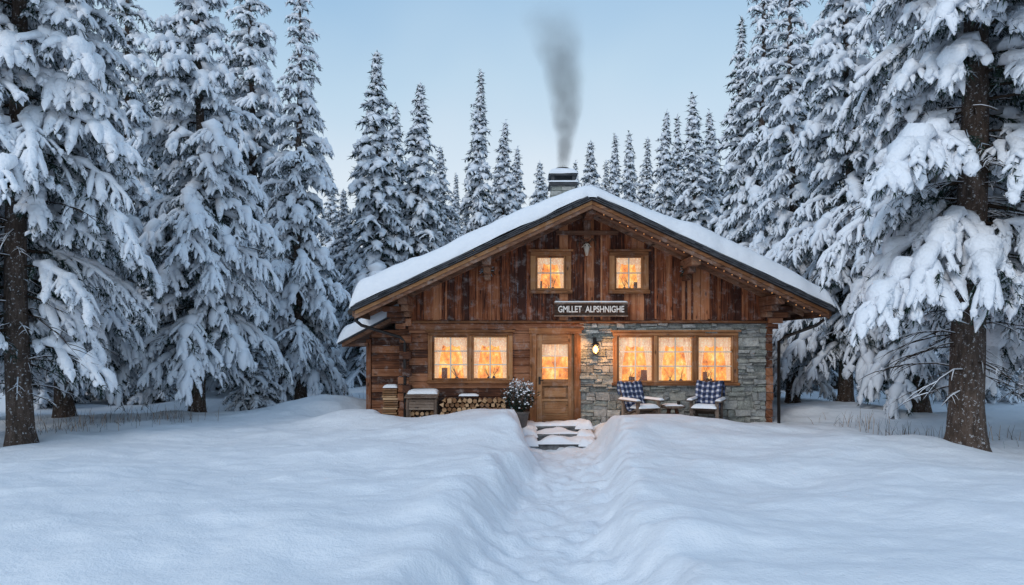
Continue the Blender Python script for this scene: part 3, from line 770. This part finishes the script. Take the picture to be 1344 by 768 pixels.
def window(name, W, n, depth=0.0, cols=2, rows=3, thick=.1, sill=True):
    x0, x1, z0, z1 = W; y = WY-depth; mb = MB(); t = thick
    mb.box(x0, x1, y-.075, y+.1, z1-t*.8, z1, M_TRIM); mb.box(x0-.03, x1+.03, y-.1, y+.1, z0, z0+t*.7, M_TRIM)
    mb.box(x0+.001, x0+t, y-.07, y+.1, z0+t*.7+.001, z1-t*.8-.001, M_TRIM); mb.box(x1-t, x1-.001, y-.07, y+.1, z0+t*.7+.001, z1-t*.8-.001, M_TRIM)
    mb.box(x0-.05, x1+.05, y-.12, y-.02, z1+.002, z1+.045, M_TRIM)
    ia, ib = x0+t, x1-t; iz0, iz1 = z0+t*.7, z1-t*.8
    w = (ib-ia-(n-1)*.07)/n; gl = MB(); cu = MB()
    for k in range(n):
        a = ia+k*(w+.07); b = a+w
        if k: mb.box(a-.069, a-.001, y-.06, y+.1, iz0+.001, iz1-.001, M_TRIM)
        f = .045
        for (p, q_, r, s) in ((a+.002, a+f, iz0+.002, iz1-.002), (b-f, b-.002, iz0+.002, iz1-.002), (a+f+.001, b-f-.001, iz0+.002, iz0+f), (a+f+.001, b-f-.001, iz1-f, iz1-.002)):
            mb.box(p, q_, y-.035, y+.02, r, s, M_TRIM)
        ga, gb, g0, g1 = a+f, b-f, iz0+f, iz1-f
        for c in range(1, cols):
            xx = ga+(gb-ga)*c/cols; mb.box(xx-.015, xx+.015, y-.03, y+.008, g0, g1, M_MUNT)
        for r in range(1, rows):
            zz = g0+(g1-g0)*r/rows; mb.box(ga, gb, y-.027, y+.005, zz-.013, zz+.013, M_MUNT)
        gl.grid([[(ga, y+.012, g0), (gb, y+.012, g0)], [(ga, y+.012, g1), (gb, y+.012, g1)]], M_GLASS)
        for sd in (0, 1):
            G = []
            for jz in range(9):
                tz = jz/8; row = []
                wid = (gb-ga)*(.14+.20*tz*tz)
                for ix in range(19):
                    u = ix/18; xx = ga-.02+wid*u if sd == 0 else gb+.02-wid*u
                    row.append((xx, y+.10+.018*math.sin(u*22+k), g0+(g1-g0)*tz))
                G.append(row)
            cu.grid(G, M_CURT)
        G = []
        for jz in range(4):
            row = []
            for ix in range(33):
                u = ix/32; row.append((ga-.02+(gb-ga+.04)*u, y+.08+.014*math.sin(u*40), g1+.02-(g1-g0)*(.2+.05*abs(math.sin(u*12)))*jz/3))
            G.append(row)
        cu.grid(G, M_CURT)
        for q in range(2):
            vx = ga+(gb-ga)*random.uniform(.2, .8); vh = random.uniform(.04, .08)
            cu.lathe((vx, y+.14, g0-.03), [(.03, 0), (.04, vh*.5), (.02, vh)], 10, M_BLACK)
            for e in range(7):
                cu.tube([(vx, y+.14, g0+vh-.03), (vx+random.uniform(-.14, .14), y+.14, g0+vh+random.uniform(.06, .26))], .003, 4, M_TRIM)
    mb.obj(name+'_frame', cabin, .006); gl.obj(name+'_glass', cabin); cu.obj(name+'_curtains', cabin)
    rb = MB(); Yb = y+.5
    rb.grid([[(x0, Yb, z0-.05), (x1, Yb, z0-.05)], [(x0, Yb, z1+.05), (x1, Yb, z1+.05)]], M_ROOM)
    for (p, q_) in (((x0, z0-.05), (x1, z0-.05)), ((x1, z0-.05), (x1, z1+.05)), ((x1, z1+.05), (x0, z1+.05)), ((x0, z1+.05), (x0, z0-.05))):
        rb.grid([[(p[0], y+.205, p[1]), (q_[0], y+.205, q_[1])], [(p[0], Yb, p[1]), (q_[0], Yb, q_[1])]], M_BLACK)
    for q in range(n):
        fxx = random.uniform(x0+.15, x1-.2); rb.box(fxx, fxx+random.uniform(.06, .16), Yb-.12, Yb-.02, z0, z0+random.uniform(.15, .35), M_TRIM)
    rb.obj(name+'_room', cabin)
window('ground_window_left', WL, 2); window('ground_window_right', WR, 3)
window('gable_window_left', UL, 1, .06, 2, 2, .12); window('gable_window_right', UR, 1, .06, 2, 2, .12)
mb = MB(); x0, x1 = DOORX; y = WY
mb.box(x0-.03, x0+.12, y-.08, y+.1, 0, DOORZ, M_TRIM); mb.box(x1-.12, x1+.03, y-.08, y+.1, 0, DOORZ, M_TRIM)
mb.box(x0-.05, x1+.05, y-.09, y+.1, DOORZ+.002, DOORZ+.13, M_TRIM)
mb.box(x0+.12, x1-.12, y-.06, y+.1, -.05, .03, M_GREYW)
a, b = x0+.125, x1-.125; wx0, wx1, wz0, wz1 = a+.13, b-.13, 1.02, 1.82
mb.box(a, a+.13, y-.04, y+.03, .035, DOORZ-.005, M_DOOR); mb.box(b-.13, b, y-.04, y+.03, .035, DOORZ-.005, M_DOOR)
mb.box(a+.131, b-.131, y-.038, y+.03, wz1, DOORZ-.005, M_DOOR); mb.box(a+.131, b-.131, y-.038, y+.03, .87, wz0, M_DOOR)
mb.box(a+.131, b-.131, y-.038, y+.03, .035, .19, M_DOOR)
for (p, q_) in ((.191, .52), (.56, .869)):
    mb.box(a+.131, b-.131, y-.002, y+.02, p, q_, M_DOOR); mb.box(a+.18, b-.18, y-.025, y-.001, p+.05, q_-.05, M_DOOR)
mb.box(a+.131, b-.131, y-.036, y+.03, .521, .559, M_DOOR)
xm = (wx0+wx1)/2; mb.box(xm-.013, xm+.013, y-.03, y+.01, wz0, wz1, M_MUNT)
for k in (1, 2): zz = wz0+(wz1-wz0)*k/3; mb.box(wx0, wx1, y-.027, y+.007, zz-.012, zz+.012, M_MUNT)
mb.tube([(a+.07, y-.045, 1.0), (a+.07, y-.09, 1.0), (a+.16, y-.09, 1.0)], .012, 8, M_METAL)
mb.box(a+.045, a+.095, y-.048, y-.04, .9, 1.08, M_METAL)
mb.grid([[(wx0, y+.015, wz0), (wx1, y+.015, wz0)], [(wx0, y+.015, wz1), (wx1, y+.015, wz1)]], M_GLASS)
mb.grid([[(wx0-.05, y+.3, wz0-.1), (wx1+.05, y+.3, wz0-.1)], [(wx0-.05, y+.3, wz1+.1), (wx1+.05, y+.3, wz1+.1)]], M_ROOM)
mb.box(x0, x1, y+.32, y+.36, 0, DOORZ+.2, M_BLACK)
G = []
for jz in range(6):
    G.append([(wx0-.01+(wx1-wx0+.02)*u/24, y+.08+.012*math.sin(u*1.6), wz1+.01-(wz1-wz0)*.35*jz/5) for u in range(25)])
mb.grid(G, M_CURT)
mb.obj('front_door', cabin, .006)
mb = MB()
def bulb(p, r=.019):
    mb.tube([(p[0], p[1], p[2]-r), (p[0], p[1], p[2]-r*.5), (p[0], p[1], p[2]+r*.5), (p[0], p[1], p[2]+r)], [r*.3, r, r, r*.3], 6, M_BULB)
d = .25; pts = []
while d < HW-.1:
    z_ = ZA-SL*d-.275-.02*random.random(); p = (XC+d, RY0-.01, z_); pts.append((p[0], p[1], p[2]+.018))
    bulb(p, .009)
    d += .17
mb.tube(pts, .004, 4, M_METAL)
mb.obj('string_lights', cabin)
mb = MB(); LY = 16.6
mb.box(-3.55, -3.43, LY, LY+.14, -.1, 1.95, M_LOG)
z = -.1
while z < 2.0:
    mb.box(-3.42, XL-.0, LY+.03, LY+.13, z+.004, z+.186, M_LOG); mb.box(-3.5, -3.4, LY+.15, LY+4, z+.004, z+.186, M_LOG); z += .19
def zl(x): return 1.86+(x+4.05)*.52
p = [(xx, yy, zl(xx)+l) for l in (-.1, 0) for yy in (LY-.35, LY+4.3) for xx in (-4.05, XL-.02)]
mb.hexa(p, M_BARGE)
p = [(xx, yy, zl(xx)+l) for l in (.002, .05) for yy in (LY-.4, LY+4.3) for xx in (-4.1, XL-.02)]
mb.hexa(p, M_SLATE)
mb.box(-4.02, -3.44, LY-.3, LY-.2, 1.78, 1.86, M_BARGE)
mb.pad(-4.16, XL-.0, LY-.46, LY+4.3, lambda x, y: zl(x)+.04, .33, .22, 26, 40, seed=3)
mb.obj('lean_to_shed', cabin, .01)
mb = MB(); ox, oz = XC+.0, fz(328); oy = WY-.16; K_ = 1.15
def sk(a, b, c): return (ox+a*K_, oy+b, oz+c*K_)
mb.tube([sk(0, .04, .13), sk(0, 0, .07), sk(0, -.03, -.03), sk(0, -.02, -.14)], [.045, .08, .057, .025], 10, M_BONE)
for s in (-1, 1):
    mb.tube([sk(s*.04, 0, .11), sk(s*.11, -.02, .19), sk(s*.18, -.02, .13), sk(s*.17, -.01, .02)], [.03, .025, .019, .009], 8, M_DARKW)
    mb.tube([sk(s*.05, 0, .06), sk(s*.1, 0, .03)], [.015, .005], 6, M_BONE)
    mb.tube([sk(s*.035, -.065, .055), sk(s*.035, -.075, .05)], [.017, .012], 8, M_BLACK)
mb.obj('goat_skull_ornament', cabin)
mb = MB()
for dx in (-2.25, 2.25):
    x = XC+dx; zz = zr(x)-.38
    for k in range(60):
        a = random.uniform(0, 6.28); r = random.uniform(.02, .14); e = .07
        c = Vector((x+r*math.cos(a), WY-.2-random.uniform(0, .2), zz+r*math.sin(a)-.05)); d = Vector((math.cos(a), random.uniform(-.5, .5), math.sin(a)-.3))*e
        mb.tube([c, c+d*.5, c+d], [.003, .012, .002], 4, M_NEED if random.random() < .65 else M_FROST, caps=False)
mb.obj('evergreen_sprigs', cabin)

sign = empty('cabin_sign')
mb = MB(); sx0, sx1, sz0, sz1 = fx(727), fx(822), fz(415.5), fz(398)
mb.box(sx0, sx1, WY-.19, WY-.14, sz0, sz1, M_DARKW)
for (a, b, c, d) in ((sx0-.01, sx1+.01, sz1-.02, sz1+.012), (sx0-.01, sx1+.01, sz0-.012, sz0+.02)): mb.box(a, b, WY-.2, WY-.138, c, d, M_GREYW)
for x in (sx0+.2, sx1-.2): mb.box(x, x+.03, WY-.14, WY-.06, sz0+.08, sz1-.08, M_METAL)
mb.pad(sx0, sx1, WY-.2, WY-.13, lambda x, y: sz1+.01, .03, .035, 20, 5, seed=6)
mb.obj('board', sign, .006)
cu = bpy.data.curves.new('lettering', 'FONT'); cu.body = 'GMLLET  ALPSHNIGHE'; cu.size = .2; cu.extrude = .008; cu.align_x = 'CENTER'; cu.align_y = 'CENTER'; cu.offset = .004
to = bpy.data.objects.new('lettering', cu); to.rotation_euler = (math.pi/2, 0, 0); to.location = ((sx0+sx1)/2, WY-.2, (sz0+sz1)/2-.003)
cu.materials.append(M_WHITE); link(to, sign); bpy.context.view_layer.update()
k = 1.5/max(.1, to.dimensions.x); to.scale = (k, 1.0, 1)

lan = empty('wall_lantern'); mb = MB(); lx, lz, ly = fx(780), fz(458), WY-.24
mb.tube([(lx, WY-.05, lz+.17), (lx, WY-.12, lz+.26), (lx, ly, lz+.24), (lx, ly, lz+.17)], .012, 8, M_METAL)
mb.box(lx-.04, lx+.04, WY-.105, WY-.05, lz+.05, lz+.25, M_METAL)
mb.lathe((lx, ly, lz+.09), [(.105, 0), (.09, .02), (.03, .08), (.012, .1)], 6, M_METAL)
mb.lathe((lx, ly, lz-.13), [(.05, 0), (.06, .02), (.06, .035)], 6, M_METAL)
for k in range(6):
    a = k*math.pi/3; mb.tube([(lx+.058*math.cos(a), ly+.058*math.sin(a), lz-.1), (lx+.088*math.cos(a), ly+.088*math.sin(a), lz+.1)], .005, 5, M_METAL)
mb.obj('cage', lan)
mb = MB(); mb.lathe((lx, ly, lz-.09), [(.03, 0), (.055, .03), (.06, .08), (.05, .13), (.01, .17)], 12, M_LAMP); mb.obj('lamp_glow', lan)
L = bpy.data.lights.new('lantern_light', 'POINT'); L.energy = 34; L.color = (1, .47, .15); L.shadow_soft_size = .05
lo = bpy.data.objects.new('lantern_light', L); lo.location = (lx, ly-.13, lz-.02); link(lo, lan)

mb = MB(); SCX = .98
for k, (y0, zt) in enumerate(((14.42, -.27), (14.8, -.13), (15.18, .0))):
    mb.box(SCX-.72, SCX+.72, y0+.03, WY-.08, zt-.3, zt-.05, M_STEP)
    xa_ = SCX-.76
    while xa_ < SCX+.74:
        w = random.uniform(.3, .55); w = min(w, SCX+.76-xa_); mb.box(xa_+.004, xa_+w-.004, y0, WY-.1, zt-.048, zt, M_STEP); xa_ += w
    mb.pad(SCX-.76, SCX+.76, y0-.03 if k == 0 else y0+.02, (y0+.42) if k < 2 else WY-.1, lambda x, y: zt-.02, .10 if k == 0 else .075, .08, 44, 10, seed=k+7, nz=1.6)
    for sx in (-1, 1):
        mb.pad(SCX+sx*.62-.2, SCX+sx*.62+.2, y0-.08, y0+.42, lambda x, y: zt-.06, .18, .15, 12, 12, seed=k*3+sx+30, nz=.8)
mb.obj('stone_steps', None, .012, 2)

mb = MB()
def pile(xa, xb, y0, y1, z0, z1):
    r = .055; row = 0; z = z0+r
    while z+r*.5 < z1:
        x = xa+r+(r if row % 2 else 0)
        while x < xb-r*.5:
            rr = r*random.uniform(.8, 1.08); yj = random.uniform(-.05, .04); n = random.choice([3, 4, 8, 8, 5])
            cxx, czz = x+random.uniform(-.008, .008), z+random.uniform(-.01, .01); ang = random.uniform(0, 6)
            b = len(mb.v); mi = mb.mi(M_BARK); mc = mb.mi(M_CUT); rnd = random.random(); mult = 1.15 if n < 5 else 1
            for yy in (y0+yj, y1):
                for k in range(n):
                    a = ang+2*math.pi*k/n; mb.v.append((cxx+rr*mult*math.cos(a), yy, czz+rr*mult*math.sin(a)))
            for k in range(n):
                k2 = (k+1) % n; mb.f.append((b+k, b+n+k, b+n+k2, b+k2)); mb.m.append(mi if n > 6 else mc); mb.r.append(rnd); mb.sm.append(False); mb.uv += [(0, 0), (.3, 0), (.3, .1), (0, .1)]
            mb.f.append(tuple(b+k for k in range(n))); mb.m.append(mc); mb.r.append(rnd); mb.sm.append(False); mb.uv += [(mb.v[b+k][0], mb.v[b+k][2]) for k in range(n)]
            x += 2*r*random.uniform(.95, 1.08)
        z += r*1.75; row += 1
pile(-1.62, -.12, 15.25, 15.62, .02, .68)
pile(-.12, .05, 15.3, 15.62, .02, .3)
mb.pad(-1.2, -.75, 15.3, 15.6, lambda x, y: .66, .05, .1, 20, 10, seed=12, nz=1)
mb.obj('firewood_pile')
mb = MB(); bx0, bx1 = -2.36, -1.68
for x in (bx0, bx1-.06): mb.box(x, x+.06, 15.2, 15.26, 0, .6, M_GREYW); mb.box(x, x+.06, 15.55, 15.61, 0, .7, M_GREYW)
for k in range(4): mb.box(bx0+.062, bx1-.062, 15.21, 15.24, .36+k*.06, .415+k*.06, M_GREYW)
Mx = Matrix.Translation((0, 15.15, .62)) @ Matrix.Rotation(math.radians(14), 4, 'X')
for k in range(4): mb.box(bx0-.03, bx1+.03, k*.125, k*.125+.12, 0, .03, M_GREYW, None, Mx)
pile(bx0+.07, bx1-.07, 15.3, 15.55, .02, .36)
mb.pad(bx0, bx1, .22, .5, lambda x, y: .03, .06, .1, 16, 8, seed=15, M=Mx)
mb.obj('log_storage_bench', None, .005)
mb = MB()
for k in range(13):
    z = .1+k*.055; dx = random.uniform(-.03, .03)
    mb.box(-2.98+dx, -2.64+dx, 15.72+random.uniform(-.03, .02), 15.98, z, z+random.uniform(.036, .05), M_CUT)
mb.pad(-2.98, -2.64, 15.72, 15.98, lambda x, y: .82, .07, .08, 10, 8, seed=18)
mb.box(-3.0, -2.62, 15.7, 16.0, -.05, .095, M_GREYW)
mb.obj('kindling_stack', None, .006)

def chair(x, y, rot, seed):
    e = empty('adirondack_chair', (x, y, .04)); e.rotation_euler = (0, 0, rot); mb = MB(); W = .27
    for s in (-1, 1):
        mb.box(s*W-.035, s*W+.035, -.36, -.30, 0, .54, M_GREYW)
        mb.hexa([(s*W*.85+a, b, c) for (b, c) in ((-.30, .27), (.42, .0)) for a in (-.02, .02)]+[(s*W*.85+a, b, c) for (b, c) in ((-.30, .37), (.42, .1)) for a in (-.02, .02)], M_GREYW)
        mb.box(s*(W+.03)-.065, s*(W+.03)+.065, -.42, .33, .542, .57, M_GREYW)
        mb.box(s*W-.03, s*W+.03, .2, .26, .1, .54, M_GREYW)
    for k in range(6):
        yy = -.36+k*.085; zz = .385-k*.028; mb.box(-W-.02, W+.02, yy, yy+.075, zz, zz+.022, M_GREYW)
    Mx = Matrix.Translation((0, .13, .24)) @ Matrix.Rotation(math.radians(-20), 4, 'X')
    for k in range(6):
        c = (k-2.5); mb.box(c*.095-.042, c*.095+.042, 0, .022, 0, .74-.028*abs(c)**1.6, M_GREYW, None, Mx)
    mb.box(-W, W, .024, .05, .12, .18, M_GREYW, None, Mx); mb.box(-W, W, .024, .05, .5, .56, M_GREYW, None, Mx)
    mb.obj('frame', e, .006)
    mb = MB(); path = [(.13, .45), (.085, .66), (.045, .72), (-.02, .73), (-.035, .68), (-.035, .4), (-.04, .2), (-.07, .1)]
    pts = []
    for (b, c) in path: q_ = Mx @ Vector((0, b, c)); pts.append((q_.y, q_.z))
    pts += [(-.1, .36), (-.3, .42)]
    ds = [0]
    for k in range(1, len(pts)): ds.append(ds[-1]+math.hypot(pts[k][0]-pts[k-1][0], pts[k][1]-pts[k-1][1]))
    G, U = [], []
    n = 40
    for j_ in range(n+1):
        t = ds[-1]*j_/n; k = max(i for i in range(len(ds)-1) if ds[i] <= t+1e-9); f = (t-ds[k])/(ds[k+1]-ds[k])
        yy = pts[k][0]*(1-f)+pts[k+1][0]*f; zz = pts[k][1]*(1-f)+pts[k+1][1]*f; row, ur = [], []
        for i in range(21):
            u = i/20-.5; xx = u*.6*(1-.12*t/ds[-1])+.02*math.sin(t*4+seed)
            wv = .018*math.sin(u*18+seed)+.012*math.sin(u*31+t*5)
            dz = -.05*(2*abs(u))**3*math.cos(t*3+seed)
            row.append((xx, yy-abs(wv), zz+wv*.5+dz)); ur.append((u*.6, t))
        G.append(row); U.append(ur)
    mb.grid(G, M_PLAID, U); o = mb.obj('plaid_blanket', e)
    md = o.modifiers.new('thick', 'SOLIDIFY'); md.thickness = .012
    mb = MB(); mb.pad(-W, W, -.4, -.02, lambda x_, y_: .40-.03*(y_+.3), .10, .12, 16, 12, seed=seed)
    for s in (-1, 1): mb.pad(s*(W+.03)-.06, s*(W+.03)+.06, -.41, .3, lambda x_, y_: .572, .045, .05, 8, 20, seed=seed+s)
    mb.obj('snow_cap', e)
chair(2.80, 14.98, math.radians(24), 3)
chair(4.28, 14.98, math.radians(-26), 8)
t = empty('rustic_table', (3.52, 14.95, .03)); mb = MB()
mb.lathe((0, 0, .40), [(.26, 0), (.27, .01), (.27, .045), (.26, .055)], 20, M_GREYW)
for k in range(4):
    a = k*math.pi/2+.6; mb.beam((.2*math.cos(a), .2*math.sin(a), 0), (.1*math.cos(a), .1*math.sin(a), .40), .06, .06, M_LOG)
mb.box(-.16, .16, -.03, .03, .14, .18, M_LOG); mb.box(-.03, .03, -.16, .16, .181, .22, M_LOG)
mb.pad(-.2, .2, -.2, .2, lambda x, y: .452, .04, .12, 12, 12, seed=31)
mb.lathe((.1, -.12, .47), [(.035, 0), (.04, .08), (.04, .085)], 12, M_METAL)
mb.obj('table_body', t, .006)
pl = empty('potted_evergreen', (.17, 15.05, .0)); mb = MB()
mb.lathe((0, 0, 0), [(.15, 0), (.2, .28), (.22, .3), (.22, .34), (.19, .34)], 20, M_POT)
for k in range(26):
    a = random.uniform(0, 6.28); r = random.uniform(.05, .28); zt = random.uniform(.5, .95)
    mb.tube([(0, 0, .3), (r*.5*math.cos(a), r*.5*math.sin(a), .3+(zt-.3)*.6), (r*math.cos(a), r*math.sin(a), zt)], [.01, .006, .003], 5, M_BARK)
for k in range(1500):
    v = Vector((random.gauss(0, 1), random.gauss(0, 1), random.gauss(0, 1))).normalized()*random.uniform(.35, 1)**.5
    lump = 1+.3*math.sin(v.x*7+1)*math.sin(v.z*6+v.y*5)
    c = Vector((v.x*.35*lump, v.y*.35*lump, .66+v.z*.34*lump)); d = (v+Vector((random.gauss(0, .6), random.gauss(0, .6), random.gauss(0, .6)))).normalized()
    sd = d.cross(Vector((random.random(), random.random(), 1))).normalized()*.012; l = random.uniform(.04, .085)
    b = len(mb.v); mb.v += [tuple(c), tuple(c+d*l*.5+sd), tuple(c+d*l), tuple(c+d*l*.5-sd)]
    up = v.z+random.gauss(0, .5)
    mb.f.append((b, b+1, b+2, b+3)); mb.m.append(mb.mi(M_NEED if up < .45 else M_FROST if up < .8 else M_SNOW)); mb.r.append(.5); mb.sm.append(False); mb.uv += [(0, 0)]*4
for k in range(46):
    v = Vector((random.gauss(0, 1), random.gauss(0, 1)-.5, random.gauss(0, 1)+.2)).normalized(); c = Vector((v.x*.35, v.y*.35, .68+v.z*.33))
    mb.tube([c-Vector((0, 0, .014)), c, c+Vector((0, 0, .016))], [.01, .03, .008], 6, M_SNOW)
mb.obj('plant_body', pl)

mb = MB()
for (px, D, n, sp_) in ((130, 14.5, 90, 1.2), (215, 15.5, 70, 1.0), (60, 13.2, 50, .6), (1190, 13.0, 60, .8), (1120, 14.5, 40, .6), (470, 18.5, 20, .5), (1300, 13, 30, .8)):
    for k in range(n):
        x = PX(px, D)+random.gauss(0, sp_*.5); y = D+random.gauss(0, .4); z = gz(x, y)-.02; h = random.uniform(.08, .38); a = random.uniform(0, 6.28); l = random.uniform(.02, .14)
        mb.tube([(x, y, z), (x+l*.4*math.cos(a), y+l*.4*math.sin(a), z+h*.6), (x+l*math.cos(a), y+l*math.sin(a), z+h)], [.005, .004, .002], 3, random.choice([M_CUT, M_GREYW, M_FROST]), caps=False)
mb.obj('dry_grass')
# ------------------------------------------------------------------ smoke
sm = MB(); SZ0 = 6.46; SH = 4.4
A1, A2 = .62, -1.05
def sc(t): return A1*t+A2*t*t
def sr(t): return .17+.78*t
pts = [(cx+sc(k/12), cy, SZ0+SH*k/12) for k in range(13)]
sm.tube(pts, [sr(k/12)+.12 for k in range(13)], 20, M_SNOW)
so = sm.obj('chimney_smoke')
m = bpy.data.materials.new('smoke_volume'); m.use_nodes = True; nt = m.node_tree; nt.nodes.clear()
out = N(nt, 'ShaderNodeOutputMaterial'); vs_ = N(nt, 'ShaderNodeVolumeScatter'); va = N(nt, 'ShaderNodeVolumeAbsorption'); ad = N(nt, 'ShaderNodeAddShader')
g = N(nt, 'ShaderNodeTexCoord'); nz0 = noise(nt, g.outputs['Object'], 1.4, 2, .6)
sp = N(nt, 'ShaderNodeSeparateXYZ'); nt.links.new(g.outputs['Object'], sp.inputs[0])
t_ = mth(nt, 'DIVIDE', mth(nt, 'SUBTRACT', sp.outputs[2], SZ0), SH, clamp=True)
R_ = mth(nt, 'ADD', mth(nt, 'MULTIPLY', t_, .78), .17)
xo = mth(nt, 'ADD', mth(nt, 'MULTIPLY', t_, A1), mth(nt, 'MULTIPLY', mth(nt, 'MULTIPLY', t_, t_), A2))
dx = mth(nt, 'SUBTRACT', mth(nt, 'SUBTRACT', sp.outputs[0], cx), xo)
dx = mth(nt, 'ADD', dx, mth(nt, 'MULTIPLY', mth(nt, 'MULTIPLY', mth(nt, 'SUBTRACT', nz0.outputs[0], .5), R_), .6))
dy = mth(nt, 'SUBTRACT', sp.outputs[1], cy)
r_ = mth(nt, 'SQRT', mth(nt, 'ADD', mth(nt, 'MULTIPLY', dx, dx), mth(nt, 'MULTIPLY', dy, dy)))
e = mth(nt, 'MULTIPLY', mth(nt, 'SUBTRACT', 1.0, mth(nt, 'DIVIDE', r_, R_), clamp=True), 1.7, clamp=True)
n2 = noise(nt, g.outputs['Object'], 2.2, 3, .6)
nn = N(nt, 'ShaderNodeMapRange'); nt.links.new(n2.outputs[0], nn.inputs[0]); nn.inputs[1].default_value = .32; nn.inputs[2].default_value = .68; nn.inputs[3].default_value = .5; nn.inputs[4].default_value = 1.3
fade = N(nt, 'ShaderNodeMapRange'); nt.links.new(t_, fade.inputs[0]); fade.inputs[1].default_value = .6; fade.inputs[2].default_value = 1.0; fade.inputs[3].default_value = 1; fade.inputs[4].default_value = 0
dens = mth(nt, 'MULTIPLY', mth(nt, 'MULTIPLY', e, nn.outputs[0]), mth(nt, 'DIVIDE', fade.outputs[0], R_))
nt.links.new(mth(nt, 'MULTIPLY', dens, .5), vs_.inputs['Density']); vs_.inputs['Color'].default_value = (.8, .85, .92, 1)
nt.links.new(mth(nt, 'MULTIPLY', dens, .36), va.inputs['Density']); va.inputs['Color'].default_value = (.12, .14, .18, 1)
nt.links.new(vs_.outputs[0], ad.inputs[0]); nt.links.new(va.outputs[0], ad.inputs[1]); nt.links.new(ad.outputs[0], out.inputs['Volume'])
so.data.materials.clear(); so.data.materials.append(m)

# ------------------------------------------------------------------ world, light, camera
w = bpy.data.worlds.new('World'); scene.world = w; w.use_nodes = True; nt = w.node_tree
bg = nt.nodes['Background']; bg.inputs['Strength'].default_value = .1
sky = N(nt, 'ShaderNodeTexSky', sky_type='NISHITA'); sky.sun_disc = False
EL, AZ = math.radians(38), math.radians(215)
sky.sun_elevation = EL; sky.sun_rotation = AZ; sky.dust_density = 1.0
tc = N(nt, 'ShaderNodeTexCoord'); s3 = N(nt, 'ShaderNodeSeparateXYZ'); nt.links.new(tc.outputs['Generated'], s3.inputs[0])
cl = noise(nt, tc.outputs['Generated'], 2.2, 3, .6)
f = mth(nt, 'ADD', s3.outputs[2], mth(nt, 'MULTIPLY', mth(nt, 'SUBTRACT', cl.outputs[0], .5), .22))
rp = ramp(nt, f, [(0.0, (.80, .85, .90)), (.22, (.74, .82, .89)), (.36, (.53, .70, .84)), (.5, (.33, .54, .77)), (1, (.33, .50, .73))])
vm = N(nt, 'ShaderNodeVectorMath', operation='SCALE'); nt.links.new(rp.outputs[0], vm.inputs[0]); vm.inputs['Scale'].default_value = 11.4
c = mixc(nt, .8, sky.outputs[0], vm.outputs[0]); nt.links.new(c, bg.inputs['Color'])
sl = bpy.data.lights.new('sun', 'SUN'); sl.energy = .95; sl.angle = math.radians(22); sl.color = (1, .96, .92)
so_ = bpy.data.objects.new('sun', sl); d = Vector((math.sin(AZ)*math.cos(EL), math.cos(AZ)*math.cos(EL), math.sin(EL)))
so_.rotation_euler = d.to_track_quat('Z', 'Y').to_euler(); link(so_)
cam = bpy.data.cameras.new('camera'); cam.lens = 24; cam.sensor_width = 36; cam.shift_y = (HZ-384)/1344; cam.clip_end = 2000
co = bpy.data.objects.new('camera', cam); co.location = (0, 0, CZ); co.rotation_euler = (math.pi/2, 0, 0); link(co); scene.camera = co
scene.view_settings.view_transform = 'Standard'; scene.view_settings.look = 'None'; scene.view_settings.exposure = 0
